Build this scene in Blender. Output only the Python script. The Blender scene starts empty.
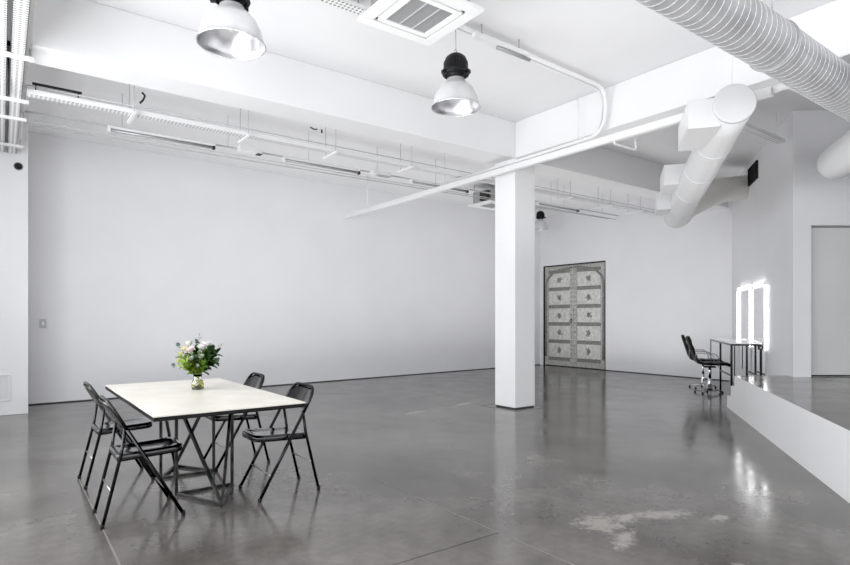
import bpy, bmesh, math, random
from mathutils import Vector, Matrix
random.seed(7)
scene = bpy.context.scene
COL = scene.collection
PI = math.pi

# ------------------------------------------------------------------ helpers
def tag(o, label=None, cat=None, group=None, kind=None):
    if label: o['label'] = label
    if cat: o['category'] = cat
    if group: o['group'] = group
    if kind: o['kind'] = kind
    return o

def empty(name, loc=(0, 0, 0), rz=0.0, label=None, cat=None, group=None, kind=None):
    o = bpy.data.objects.new(name, None)
    COL.objects.link(o)
    o.location = loc
    o.rotation_euler = (0, 0, rz)
    o.empty_display_size = .1
    return tag(o, label, cat, group, kind)

def copy_tree(o, parent=None):
    c = o.copy()
    COL.objects.link(c)
    if parent: c.parent = parent
    for ch in list(o.children):
        copy_tree(ch, c)
    return c

def arc_pts(ctrl, n=6, r=.12):
    """round the corners of a polyline"""
    P = [Vector(p) for p in ctrl]; out = [P[0]]
    for i in range(1, len(P) - 1):
        a = (P[i - 1] - P[i]); c = (P[i + 1] - P[i]); rr = min(r, a.length * .45, c.length * .45)
        a = P[i] + a.normalized() * rr; c = P[i] + c.normalized() * rr
        for k in range(n + 1):
            t = k / n; out.append(a * (1 - t) ** 2 + P[i] * 2 * t * (1 - t) + c * t * t)
    out.append(P[-1]); return out

class MB:
    """collects geometry for one mesh object"""
    def __init__(self):
        self.bm = bmesh.new()
    def box(self, x0, x1, y0, y1, z0, z1, M=None, mi=0):
        vs = [self.bm.verts.new((x, y, z)) for x in (x0, x1) for y in (y0, y1) for z in (z0, z1)]
        if M is not None:
            for v in vs: v.co = M @ v.co
        for f in ((0, 1, 3, 2), (4, 6, 7, 5), (0, 4, 5, 1), (2, 3, 7, 6), (0, 2, 6, 4), (1, 5, 7, 3)):
            fc = self.bm.faces.new([vs[i] for i in f]); fc.material_index = mi
        return vs
    def bar(self, a, b, w, h=None, up=(0, 0, 1)):
        a, b = Vector(a), Vector(b); h = h or w
        d = (b - a).normalized(); up = Vector(up)
        if abs(d.dot(up)) > .98: up = Vector((1, 0, 0))
        s = d.cross(up).normalized(); t = s.cross(d).normalized()
        ring = []
        for p in (a, b):
            ring.append([self.bm.verts.new(p + s * (i * w / 2) + t * (j * h / 2)) for i, j in ((-1, -1), (1, -1), (1, 1), (-1, 1))])
        for k in range(4):
            self.bm.faces.new((ring[0][k], ring[0][(k + 1) % 4], ring[1][(k + 1) % 4], ring[1][k]))
        self.bm.faces.new(ring[0][::-1]); self.bm.faces.new(ring[1])
    def tube(self, pts, r, seg=10, closed=False, cap=True):
        pts = [Vector(p) for p in pts]; n = len(pts)
        rr = r if isinstance(r, (list, tuple)) else [r] * n
        rings = []; prev = None
        for i, p in enumerate(pts):
            if closed: d = (pts[(i + 1) % n] - pts[i - 1])
            elif i == 0: d = pts[1] - p
            elif i == n - 1: d = p - pts[i - 1]
            else: d = (pts[i + 1] - p).normalized() + (p - pts[i - 1]).normalized()
            d = d.normalized()
            if prev is None:
                a = Vector((0, 0, 1)) if abs(d.z) < .9 else Vector((1, 0, 0))
                s = d.cross(a).normalized()
            else:
                s = prev - d * prev.dot(d)
                s = s.normalized()
            prev = s; t = d.cross(s)
            rings.append([self.bm.verts.new(p + (s * math.cos(2 * PI * k / seg) + t * math.sin(2 * PI * k / seg)) * rr[i]) for k in range(seg)])
        m = n if closed else n - 1
        for i in range(m):
            A, B = rings[i], rings[(i + 1) % n]
            for k in range(seg):
                self.bm.faces.new((A[k], A[(k + 1) % seg], B[(k + 1) % seg], B[k])).smooth = True
        if cap and not closed:
            self.bm.faces.new(rings[0][::-1]); self.bm.faces.new(rings[-1])
    def lathe(self, prof, seg=32, c=(0, 0, 0), M=None, capb=False, capt=False):
        rings = []
        for r, z in prof:
            ring = []
            for k in range(seg):
                v = Vector((c[0] + r * math.cos(2 * PI * k / seg), c[1] + r * math.sin(2 * PI * k / seg), c[2] + z))
                if M is not None: v = M @ v
                ring.append(self.bm.verts.new(v))
            rings.append(ring)
        for A, B in zip(rings, rings[1:]):
            for k in range(seg):
                self.bm.faces.new((A[k], A[(k + 1) % seg], B[(k + 1) % seg], B[k])).smooth = True
        if capb: self.bm.faces.new(rings[0][::-1])
        if capt: self.bm.faces.new(rings[-1])
    def sphere(self, c, r, seg=14, rows=8, M=None, sc=(1, 1, 1)):
        prof = [(max(1e-4, r * math.sin(PI * i / rows)), -r * math.cos(PI * i / rows)) for i in range(rows + 1)]
        mm = Matrix.Translation(c) @ Matrix.Diagonal((*sc, 1))
        if M is not None: mm = M @ mm
        self.lathe(prof, seg, M=mm)
    def prism(self, poly, z0, z1, M=None, mi_top=0, mi_side=0):
        a = [self.bm.verts.new(((M or Matrix()) @ Vector((x, y, z0)))) for x, y in poly]
        b = [self.bm.verts.new(((M or Matrix()) @ Vector((x, y, z1)))) for x, y in poly]
        n = len(poly)
        self.bm.faces.new(a[::-1]).material_index = mi_side
        self.bm.faces.new(b).material_index = mi_top
        for i in range(n):
            self.bm.faces.new((a[i], a[(i + 1) % n], b[(i + 1) % n], b[i])).material_index = mi_side
    def disc_leaf(self, base, tip, w, normal, cup=.15, n=4):
        """a pointed oval leaf blade"""
        base, tip = Vector(base), Vector(tip)
        d = tip - base; L = d.length; d.normalize()
        nn = Vector(normal); nn = (nn - d * nn.dot(d)); 
        if nn.length < 1e-4: nn = d.orthogonal()
        nn.normalize(); s = d.cross(nn)
        mid = []; lf = []; rt = []
        for i in range(n + 1):
            t = i / n; ww = w * math.sin(PI * min(1, t * .92 + .04)) ** .8
            p = base + d * L * t - nn * (cup * L * (t - .3) ** 2)
            mid.append(self.bm.verts.new(p)); lf.append(self.bm.verts.new(p + s * ww / 2 + nn * ww * .12)); rt.append(self.bm.verts.new(p - s * ww / 2 + nn * ww * .12))
        for i in range(n):
            self.bm.faces.new((mid[i], mid[i + 1], lf[i + 1], lf[i])).smooth = True
            self.bm.faces.new((rt[i], rt[i + 1], mid[i + 1], mid[i])).smooth = True
    def build(self, name, mat, parent=None, bevel=0, label=None, kind=None, segs=2, subsurf=0):
        me = bpy.data.meshes.new(name)
        bmesh.ops.recalc_face_normals(self.bm, faces=self.bm.faces)
        self.bm.to_mesh(me); self.bm.free()
        mats = mat if isinstance(mat, (list, tuple)) else [mat]
        for m in mats: me.materials.append(m)
        o = bpy.data.objects.new(name, me)
        COL.objects.link(o)
        if parent: o.parent = parent
        if bevel:
            b = o.modifiers.new('bevel', 'BEVEL'); b.width = bevel; b.segments = segs; b.limit_method = 'ANGLE'; b.angle_limit = math.radians(40)
        if subsurf:
            s = o.modifiers.new('sub', 'SUBSURF'); s.levels = s.render_levels = subsurf
        return tag(o, label, kind=kind)

# ------------------------------------------------------------------ materials
def mat(name, color, rough=.5, metal=0.0, **kw):
    m = bpy.data.materials.new(name); m.use_nodes = True
    b = m.node_tree.nodes['Principled BSDF']
    b.inputs['Base Color'].default_value = (*color, 1)
    b.inputs['Roughness'].default_value = rough
    b.inputs['Metallic'].default_value = metal
    for k, v in kw.items():
        b.inputs[k.replace('_', ' ')].default_value = v
    return m

def noisy(m, c1, c2, scale=3.0, detail=6, bump=0.0, bump_scale=60, rough=None):
    nt = m.node_tree; b = nt.nodes['Principled BSDF']
    tc = nt.nodes.new('ShaderNodeTexCoord')
    n = nt.nodes.new('ShaderNodeTexNoise'); n.inputs['Scale'].default_value = scale; n.inputs['Detail'].default_value = detail
    r = nt.nodes.new('ShaderNodeValToRGB')
    r.color_ramp.elements[0].position = .35; r.color_ramp.elements[0].color = (*c1, 1)
    r.color_ramp.elements[1].position = .65; r.color_ramp.elements[1].color = (*c2, 1)
    nt.links.new(tc.outputs['Object'], n.inputs['Vector']); nt.links.new(n.outputs['Fac'], r.inputs['Fac'])
    nt.links.new(r.outputs['Color'], b.inputs['Base Color'])
    if bump:
        n2 = nt.nodes.new('ShaderNodeTexNoise'); n2.inputs['Scale'].default_value = bump_scale
        bp = nt.nodes.new('ShaderNodeBump'); bp.inputs['Strength'].default_value = bump; bp.inputs['Distance'].default_value = .01
        nt.links.new(tc.outputs['Object'], n2.inputs['Vector']); nt.links.new(n2.outputs['Fac'], bp.inputs['Height'])
        nt.links.new(bp.outputs['Normal'], b.inputs['Normal'])
    return m

def white(name, c, rough=.55, d=.012, **k):
    return noisy(mat(name, c, rough), tuple(x - d for x in c), tuple(min(1, x + d) for x in c), 1.3, 4, **k)

M_wall = white('painted_wall', (.83, .83, .85), .6, bump=.05, bump_scale=25)
M_ceil = white('painted_ceiling', (.80, .80, .81), .7, bump=.08, bump_scale=12)
M_beam = white('painted_beam', (.82, .82, .825), .6, bump=.06, bump_scale=15)
M_col = white('painted_column', (.87, .87, .875), .5)
M_riser = white('painted_riser', (.86, .86, .865), .6, bump=.05, bump_scale=20)
M_gap_shade = mat('dark_gap', (.05, .05, .05), .7)  # near-black colour stands in for shade in the gap along the floor
M_pipe = white('white_enamel', (.82, .82, .82), .35)
M_duct = white('white_painted_duct', (.72, .72, .725), .4)
M_flex = white('cream_flexible_duct', (.66, .64, .60), .5)
M_spiral = noisy(mat('galvanised_spiral_duct', (.6, .6, .61), .38, .35), (.40, .40, .41), (.50, .50, .51), 5, 5)
M_seam = mat('duct_seam', (.75, .75, .75), .3, .2)
M_black = noisy(mat('gloss_black_enamel', (.006, .006, .007), .14, 0, Coat_Weight=.4, Coat_Roughness=.05), (.005, .005, .006), (.009, .009, .010), 9)
M_leather = noisy(mat('black_leather', (.007, .007, .007), .45, Specular_IOR_Level=.2), (.005, .005, .005), (.010, .010, .010), 12)
M_chrome_d = mat('brushed_steel', (.45, .45, .46), .25, 1.0)
M_tube = mat('black_tube', (.006, .006, .0065), .22, Specular_IOR_Level=.4)
M_rubber = mat('black_rubber', (.015, .015, .015), .7)
M_steelbar = mat('bare_steel', (.55, .55, .53), .3, 1.0)
M_chrome = mat('chrome', (.85, .85, .86), .08, 1.0)
M_alu_out = noisy(mat('spun_aluminium_outside', (.72, .72, .73), .35, .35), (.68, .68, .69), (.76, .76, .77), 4)
M_alu_in = noisy(mat('polished_reflector', (.7, .7, .72), .30, 1.0), (.60, .60, .62), (.66, .66, .67), 3)
M_housing = noisy(mat('black_housing', (.008, .008, .009), .4, Specular_IOR_Level=.3), (.006, .006, .007), (.012, .012, .013), 20)
M_plywood = noisy(mat('pale_tabletop', (.76, .72, .64), .32), (.64, .61, .54), (.72, .69, .62), 6, 8)
M_edge = mat('black_table_edge', (.008, .008, .008), .4, Specular_IOR_Level=.3)
M_frame = noisy(mat('raw_steel_frame', (.12, .12, .115), .35, .3), (.012, .012, .012), (.06, .058, .055), 14)
M_rail = mat('dull_grey_rail', (.50, .50, .50), .45)
M_plastic = mat('white_plastic', (.84, .84, .84), .35)
M_grille = mat('grey_filter', (.32, .32, .325), .6)
M_dark = mat('dark_slot', (.03, .03, .03), .6)
M_greymetal = mat('grey_metal', (.42, .42, .43), .4, .5)
M_counter = mat('white_laminate', (.85, .85, .85), .12)
M_doorpanel = noisy(mat('grey_sliding_panel', (.50, .50, .49), .5), (.68, .68, .67), (.73, .73, .72), 1.2)
M_mirror = mat('mirror_glass', (.9, .9, .9), .03, 1.0)
M_emit = mat('lit_tube', (1, 1, 1), .4)
_b = M_emit.node_tree.nodes['Principled BSDF']; _b.inputs['Emission Color'].default_value = (1, 1, 1, 1); _b.inputs['Emission Strength'].default_value = 8
M_frosted = mat('unlit_diffuser', (.66, .66, .67), .3)
M_pierced = mat('perforated_tray', (.80, .80, .80), .4)
def pierce(m):
    nt = m.node_tree; b = nt.nodes['Principled BSDF']
    tc = nt.nodes.new('ShaderNodeTexCoord'); mp = nt.nodes.new('ShaderNodeMapping'); mp.inputs['Scale'].default_value = (26, 26, 26)
    v = nt.nodes.new('ShaderNodeTexVoronoi'); v.inputs['Randomness'].default_value = 0; v.inputs['Scale'].default_value = 1
    r = nt.nodes.new('ShaderNodeValToRGB'); r.color_ramp.elements[0].position = .30; r.color_ramp.elements[0].color = (.30, .30, .30, 1)
    r.color_ramp.elements[1].position = .36; r.color_ramp.elements[1].color = (.84, .84, .84, 1)
    nt.links.new(tc.outputs['Object'], mp.inputs['Vector']); nt.links.new(mp.outputs['Vector'], v.inputs['Vector'])
    nt.links.new(v.outputs['Distance'], r.inputs['Fac']); nt.links.new(r.outputs['Color'], b.inputs['Base Color'])
pierce(M_pierced)
M_door = noisy(mat('weathered_carved_wood', (.42, .42, .39), .7), (.40, .40, .375), (.62, .62, .59), 22, 8, bump=.6, bump_scale=45)
M_doorpan = noisy(mat('pale_carved_panel', (.55, .55, .52), .7), (.58, .58, .55), (.76, .76, .73), 12, 8, bump=.3, bump_scale=60)
M_carve = noisy(mat('dark_carving', (.24, .24, .22), .7), (.16, .16, .15), (.36, .36, .335), 40, 6)
M_glass = mat('clear_glass', (1, 1, 1), .02, 0, Transmission_Weight=1.0, IOR=1.45)
M_water = mat('vase_water', (.45, .44, .10), .02, 0, Transmission_Weight=1.0, IOR=1.33)
M_stem = mat('green_stem', (.22, .30, .06), .5)

# polished concrete floor
def concrete(name, dark=1.0, world=True):
    m = mat(name, (.1, .1, .1), .2)
    nt = m.node_tree; N = nt.nodes; L = nt.links; b = N['Principled BSDF']
    tc = N.new('ShaderNodeTexCoord')
    def noise(scale, detail, rough=.6, vec=None):
        n = N.new('ShaderNodeTexNoise'); n.inputs['Scale'].default_value = scale; n.inputs['Detail'].default_value = detail; n.inputs['Roughness'].default_value = rough
        L.new(vec or tc.outputs['Object'], n.inputs['Vector']); return n.outputs['Fac']
    def ramp(fac, p0, c0, p1, c1):
        r = N.new('ShaderNodeValToRGB'); e = r.color_ramp.elements
        e[0].position = p0; e[0].color = (*c0, 1); e[1].position = p1; e[1].color = (*c1, 1)
        L.new(fac, r.inputs['Fac']); return r.outputs['Color']
    def mix(fac, a, c, mode='MIX'):
        x = N.new('ShaderNodeMix'); x.data_type = 'RGBA'; x.blend_type = mode
        if isinstance(fac, float): x.inputs[0].default_value = fac
        else: L.new(fac, x.inputs[0])
        for s, v in ((6, a), (7, c)):
            if isinstance(v, tuple): x.inputs[s].default_value = (*v, 1)
            else: L.new(v, x.inputs[s])
        return x.outputs[2]
    d = dark
    base = ramp(noise(.9, 8, .62), .32, (.066 * d, .059 * d, .053 * d), .66, (.165 * d, .153 * d, .140 * d))
    mott = ramp(noise(7, 8, .7), .35, (.80, .80, .80), .65, (1.12, 1.12, 1.12))
    c = mix(1.0, base, mott, 'MULTIPLY')
    speck = ramp(noise(70, 3, .6), .62, (0, 0, 0), .80, (.06, .06, .055))
    c = mix(1.0, c, speck, 'ADD')
    # pale worn spots
    if world:
        def blob(cx, cy, rx, ry, rot):
            mp = N.new('ShaderNodeMapping'); mp.vector_type = 'TEXTURE'
            mp.inputs['Location'].default_value = (cx, cy, 0); mp.inputs['Rotation'].default_value = (0, 0, rot); mp.inputs['Scale'].default_value = (rx, ry, 1)
            L.new(tc.outputs['Object'], mp.inputs['Vector'])
            g = N.new('ShaderNodeTexGradient'); g.gradient_type = 'SPHERICAL'; L.new(mp.outputs['Vector'], g.inputs['Vector'])
            return g.outputs['Fac']
        fac = None
        for a in ((3.50, 2.12, .42, .15, -.5), (2.93, 2.0, .30, .12, .5), (3.25, 2.22, .22, .14, 0), (3.75, 1.85, .2, .1, 0), (3.05, 2.25, .3, .3, 0), (3.1, 1.42, .14, .10, 0), (5.6, 6.6, .5, .12, .3), (4.6, 6.4, .5, .14, .2)):
            g = blob(*a)
            if fac is None: fac = g
            else:
                mx = N.new('ShaderNodeMath'); mx.operation = 'MAXIMUM'; L.new(fac, mx.inputs[0]); L.new(g, mx.inputs[1]); fac = mx.outputs[0]
        nz = noise(16, 10, .8)
        mu = N.new('ShaderNodeMath'); mu.operation = 'MULTIPLY_ADD'; L.new(nz, mu.inputs[0]); mu.inputs[1].default_value = 2.6; 
        sb = N.new('ShaderNodeMath'); sb.operation = 'SUBTRACT'; L.new(fac, sb.inputs[0]); sb.inputs[1].default_value = 1.25
        # only where the blob exists
        L.new(sb.outputs[0], mu.inputs[2])
        st = N.new('ShaderNodeMath'); st.operation = 'MULTIPLY'; L.new(mu.outputs[0], st.inputs[0])
        gt = N.new('ShaderNodeMath'); gt.operation = 'GREATER_THAN'; L.new(fac, gt.inputs[0]); gt.inputs[1].default_value = .02; L.new(gt.outputs[0], st.inputs[1])
        pm = ramp(st.outputs[0], .45, (0, 0, 0), .85, (.85, .85, .85))
        c = mix(pm, c, (.33, .31, .275))
    L.new(c, b.inputs['Base Color'])
    rr = ramp(noise(2.2, 7, .65), .3, (.09, .09, .09), .7, (.22, .22, .22))
    L.new(rr, b.inputs['Roughness'])
    b.inputs['IOR'].default_value = 1.6
    bp = N.new('ShaderNodeBump'); bp.inputs['Strength'].default_value = .06; bp.inputs['Distance'].default_value = .02
    L.new(noise(3.5, 4, .5), bp.inputs['Height']); L.new(bp.outputs['Normal'], b.inputs['Normal'])
    return m
M_floor = concrete('polished_concrete')
M_stage = concrete('polished_concrete_dark', .85, False)
M_joint = mat('floor_joint_filler', (.20, .19, .178), .3)
M_jointd = mat('floor_joint_dark', (.045, .045, .043), .5)

# ------------------------------------------------------------------ room
CZ = 4.08
BZ = 3.57
U_FAR = 12.05
def struct(name, mb, m, **k): return mb.build(name, m, kind='structure', **k)

b = MB(); b.box(-1.6, 20, -5.2, 11.6, -.2, 0); floor = struct('floor', b, M_floor)
b = MB(); b.box(-1.6, 20, -5.2, 11.6, CZ, CZ + .2); struct('ceiling', b, M_ceil)
# joints in the slab
for i, (a, c, w, m_) in enumerate((((.5, -3, 0), (.5, 5.5, 0), .010, M_joint), ((2.42, -1, 0), (2.42, 4.0, 0), .005, M_joint),
                     ((1.0, 2.52, 0), (2.42, 2.52, 0), .005, M_jointd))):
    b = MB(); b.bar((a[0], a[1], .0004), (c[0], c[1], .0004), w, .0016); struct('floor_joint', b, m_)
b = MB()
for a, c in (((5.72, 5.63), (6.41, 5.63)), ((6.41, 5.63), (6.41, 6.32)), ((6.41, 6.32), (5.72, 6.32)), ((5.72, 6.32), (5.72, 5.63))):
    b.bar((*a, .0004), (*c, .0004), .012, .0016)
struct('floor_joint', b, M_jointd)

# left wall: very slightly out of square
LW0, LW1 = Vector((-1.4, 10.29, 0)), Vector((12.05, 10.90, 0))
b = MB(); b.prism([LW0.xy[:], LW1.xy[:], (12.25, 11.5), (-1.4, 11.5)], 0, CZ); struct('wall_left', b, M_wall)
b = MB(); b.bar((.3, 10.361, .008), (12.04, 10.893, .008), .012, .016); struct('gap_shade_left', b, M_gap_shade)  # dark strip painting in the shadow gap under the left wall
# far wall with a door opening
DV0, DV1, DZ = 8.75, 10.78, 2.73
b = MB()
b.box(U_FAR, U_FAR + .3, 4.6, DV0, 0, CZ); b.box(U_FAR, U_FAR + .3, DV1, 11.4, 0, CZ); b.box(U_FAR, U_FAR + .3, DV0, DV1, DZ, CZ)
struct('wall_far', b, M_wall)
b = MB(); b.bar((U_FAR - .006, 5.74, .008), (U_FAR - .006, DV0, .008), .012, .016); struct('gap_shade_far', b, M_gap_shade)  # same painted shadow-gap strip along the far wall
# right wall (angled)
R0, R1 = Vector((8.51, 3.22, 0)), Vector((12.05, 5.69, 0))
W = (R1 - R0).normalized(); WN = Vector((-W.y, W.x, 0))
E = Vector((.8039, -.5948, 0)); EN = Vector((-.5948, -.8039, 0))
b = MB(); b.prism([R0.xy[:], (R0 - EN * .02 + E * .02).xy[:], (R1 + E * 1.0).xy[:], (R1 + W * .3).xy[:], R1.xy[:]], 0, CZ); struct('wall_right', b, M_wall)
# end wall behind the raised floor, with a recess for a sliding panel
ME = Matrix(((E.x, -EN.x, 0, R0.x), (E.y, -EN.y, 0, R0.y), (0, 0, 1, 0), (0, 0, 0, 1)))   # local x along wall, y away from the camera
PZ = .51
b = MB()
b.prism([(0.0, 0), (.24, 0), (.24, .25), (.079, .25)], 0, CZ, ME); b.box(.24, 3.2, 0, .25, 2.54, CZ, ME); b.box(3.2, 11.5, 0, .25, 0, CZ, ME); b.box(.24, 3.2, .13, .25, 0, 2.54, ME)
struct('wall_end', b, M_wall)
d2 = empty('door_2', (0, 0, 0), kind='structure')
b = MB(); b.box(.262, 3.18, .085, .115, PZ + .02, 2.52, ME); b.build('sliding_panel', M_doorpanel, d2)
b = MB(); b.box(.242, .26, .07, .125, PZ + .002, 2.53, ME); b.box(.242, 3.19, .07, .125, 2.522, 2.538, ME); b.build('panel_track', M_greymetal, d2)
b = MB(); b.box(.262, 3.18, .08, .12, PZ + .001, PZ + .018, ME); b.build('bottom_track', M_dark, d2)
# back wall behind the camera and window wall on the left
b = MB(); b.box(-1.6, 20, -5.2, -5, 0, CZ); struct('wall_back', b, M_wall)
wins = [(-4.3, -1.6), (-1.1, 1.6), (2.1, 4.4), (4.7, 6.9)]
b = MB(); v = -5.0
for a, c in wins:
    b.box(-1.6, -1.4, v, a, 0, CZ); b.box(-1.6, -1.4, a, c, 0, .75); b.box(-1.6, -1.4, a, c, 3.45, CZ); v = c
b.box(-1.6, -1.4, v, 11.5, 0, CZ); struct('wall_window_side', b, M_wall)
for i, (a, c) in enumerate(wins):
    w = empty('window_%d' % (i + 1), (-1.5, (a + c) / 2, .75), kind='structure')
    hw = (c - a) / 2 - .003; H = 2.697
    b = MB()
    for y in (-hw + .03, 0, hw - .03): b.box(-.03, .03, y - .027, y + .027, 0.003, H)
    for z in (.03, H / 2, H - .03): b.box(-.025, .025, -hw, hw, z - .027, z + .027)
    b.build('window_frame', M_greymetal, w)
    b = MB(); b.box(-.004, .004, -hw + .03, hw - .03, .03, H - .03)
    mg = bpy.data.materials.get('thin_pane') or mat('thin_pane', (1, 1, 1), .02, 0, Transmission_Weight=1.0, IOR=1.02)
    b.build('pane', mg, w)
# white pier on the left
b = MB(); b.box(-1.39, .29, 9.47, 10.3, 0, CZ); struct('wall_pier', b, M_col, bevel=.006)
# column and beams
b = MB(); b.box(5.86, 6.27, 5.77, 6.18, 0.02, BZ + .01); struct('column', b, M_col, bevel=.006)
b = MB(); b.box(5.872, 6.258, 5.782, 6.168, 0, .02); struct('column_base', b, M_gap_shade)
b = MB(); b.box(.2, U_FAR, 5.77, 6.18, BZ, CZ); struct('ceiling_beam', b, M_beam, bevel=.008)
b = MB(); b.box(5.86, 6.27, -4.99, 5.768, BZ, CZ); struct('ceiling_beam', b, M_beam, bevel=.008)
b = MB(); b.box(-.22, .2, -4.99, 9.468, BZ, CZ); struct('ceiling_beam', b, M_beam, bevel=.008)
# raised floor at the right
PD = Vector((.8167, .577, 0)).normalized()
A = Vector((8.08, 3.785, 0)); B = A - PD * 9
Zrw = R0 + (R1 - R0) * (.2 / 4.18)
b = MB()
b.prism([A.xy[:], B.xy[:], (B.x, -4.99), (13.8, -4.99), (14.3, -1.2), (R0 + E * .05).xy[:], (Zrw - W * .002).xy[:]], 0, PZ, mi_top=1)
plat = struct('stage_platform', b, [M_riser, M_stage])
def stepbox(k, z):
    F = Vector((.5948, .8039, 0))   # direction the steps run
    a0 = A + PD * (.26 * k); a1 = A + PD * (.26 * (k + 1))
    r0 = Zrw + W * (.26 * k) + WN * .004; r1 = Zrw + W * (.26 * (k + 1)) + WN * .004
    b = MB(); b.prism([a0.xy[:], r0.xy[:], r1.xy[:], a1.xy[:]], 0, z)
    struct('platform_step', b, M_riser)
stepbox(0, .34); stepbox(1, .17)

# ------------------------------------------------------------------ carved door in the far wall
d1 = empty('door_1', (U_FAR + .045, (DV0 + DV1) / 2, 0), kind='structure')
Wd = DV1 - DV0
b = MB()
b.box(-.04, .05, -Wd / 2 + .002, -Wd / 2 + .03, .002, DZ - .002); b.box(-.04, .05, Wd / 2 - .03, Wd / 2 - .002, .002, DZ - .002)
b.box(-.04, .05, -Wd / 2 + .03, Wd / 2 - .03, DZ - .03, DZ - .002); b.box(-.03, .05, -Wd / 2 + .03, Wd / 2 - .03, .002, .018)
b.build('door_frame', M_dark, d1)
LWd = (Wd - .06) / 2
def rosette(mb, y, z, s, seed):
    rnd = random.Random(seed)
    for k in range(5):
        a = 2 * PI * k / 5 + seed * .7
        mb.sphere((-.012, y + math.cos(a) * s * .45, z + math.sin(a) * s * .45), s * .34, 8, 5, sc=(.35, 1, 1))
    mb.sphere((-.014, y, z), s * .33, 8, 5, sc=(.5, 1, 1))
    for k in range(4):
        a = rnd.uniform(0, 2 * PI)
        mb.sphere((-.01, y + math.cos(a) * s * 1.1, z + math.sin(a) * s * .9), s * .22, 7, 4, sc=(.3, 1.5, .7))
for sgn in (-1, 1):
    y0, y1 = (-Wd / 2 + .032, -.004) if sgn < 0 else (.004, Wd / 2 - .032)
    b = MB(); b.box(.0, .045, y0, y1, .02, DZ - .032)
    # stiles and rails in relief
    so, si = (y0, y1) if sgn < 0 else (y1, y0)   # outer, inner edge
    yo = so - sgn * .13; yi = si + sgn * .10
    b.box(-.012, 0, min(so, yo) , max(so, yo), .02, DZ - .032)
    b.box(-.020, 0, min(si, yi), max(si, yi), .02, DZ - .032)
    lf = b.build('door_leaf', M_door, d1, bevel=.003)
    b = MB()
    ya, yb = min(yo, yi), max(yo, yi)
    n = 5; zb = .20; zt = DZ - .18; ph = (zt - zb) / n
    bb = MB()
    for i in range(n + 1):
        z = zb + ph * i
        bb.box(-.018, 0, ya, yb, z - .045, z + .045)
        for q in range(9):
            bb.sphere((-.018, ya + (q + .5) * (yb - ya) / 9, z), .018, 7, 4, sc=(.7, 1, 1))
    bb.build('carved_rail', M_carve, lf)
    for i in range(n):
        z0 = zb + ph * i + .05; z1 = zb + ph * (i + 1) - .05
        pb = MB(); pb.box(-.008, 0, ya + .015, yb - .015, z0, z1)
        p = pb.build('carved_panel', M_doorpan, lf, bevel=.002)
        rb = MB(); rosette(rb, (ya + yb) / 2, (z0 + z1) / 2, .085, i * 2 + sgn)
        rb.build('flower_carving', M_carve, lf)
    # arch moulding, scalloped
    ab = MB(); pts = []
    hw = abs(so) - .05
    for k in range(25):
        t = k / 24
        a = t * PI / 2
        rad = 1 + .035 * abs(math.sin(a * 5))
        yy = sgn * (hw * (math.cos(a) ** .75) * min(1, rad)) if k < 24 else sgn * .03
        zz = DZ - .62 + .50 * (math.sin(a) ** .8) * rad
        pts.append((-.02, yy, zz))
    pts.insert(0, (-.02, sgn * hw, .25))
    ab.tube(pts, .030, 7); ab.build('arch_moulding', M_carve, lf)
    sb = MB()
    for q in range(22):
        sb.sphere((-.022, si + sgn * .05, .12 + q * (DZ - .3) / 21), .02, 7, 4, sc=(.6, 1, 1))
    sb.build('stud_row', M_carve, lf)
hb = MB(); ring = [(-.045, .06 + .035 * math.cos(2 * PI * k / 14), 1.22 + .035 * math.sin(2 * PI * k / 14)) for k in range(14)]
hb.tube(ring, .007, 6, closed=True); hb.sphere((-.03, .06, 1.26), .016, 8, 5); hb.build('door_handle', M_dark, d1)

# ------------------------------------------------------------------ dining table
TX0, TX1, TY0, TY1 = .683, 1.60, 3.475, 5.33
tb = empty('dining_table', (1.14, 4.71, 0), label='large rectangular dining table with cream top, black edge and angular steel rod base', cat='table')
def T(p): return (p[0] - 1.14, p[1] - 4.71, p[2])
b = MB(); b.box(TX0 - 1.14, TX1 - 1.14, TY0 - 4.71, TY1 - 4.71, .742, .75); b.build('tabletop', M_plywood, tb)
b = MB(); b.box(TX0 - 1.14, TX1 - 1.14, TY0 - 4.71, TY1 - 4.71, .718, .7415); b.build('table_edge', M_edge, tb)
fA, fB, fC, fD = (1.03, 4.97), (1.03, 4.46), (1.44, 4.95), (1.44, 4.47); ap1, ap2 = (1.22, 4.0), (1.22, 5.32)
for p in (fA, fB, fC, fD):
    b = MB(); b.bar(T((*p, 0.0)), T((*p, .722)), .02); b.build('leg', M_frame, tb)
for p, ap in ((fA, ap2), (fC, ap2), (fB, ap1), (fD, ap1)):
    b = MB(); b.bar(T((*ap, .012)), T((*p, .71)), .02); b.build('diagonal_brace', M_frame, tb)
for ring_ in (((fA, ap2), (ap2, fC), (fA, fC)), ((fB, ap1), (ap1, fD), (fB, fD))):
    b = MB()
    for p, q in ring_: b.bar(T((*p, .011)), T((*q, .011)), .02)
    b.build('base_ring', M_frame, tb)
b = MB()
for p, q in ((fA, fB), (fC, fD), (fA, fC), (fB, fD)):
    b.bar(T((*p, .711)), T((*q, .711)), .02)
b.build('top_rails', M_frame, tb)

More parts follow.
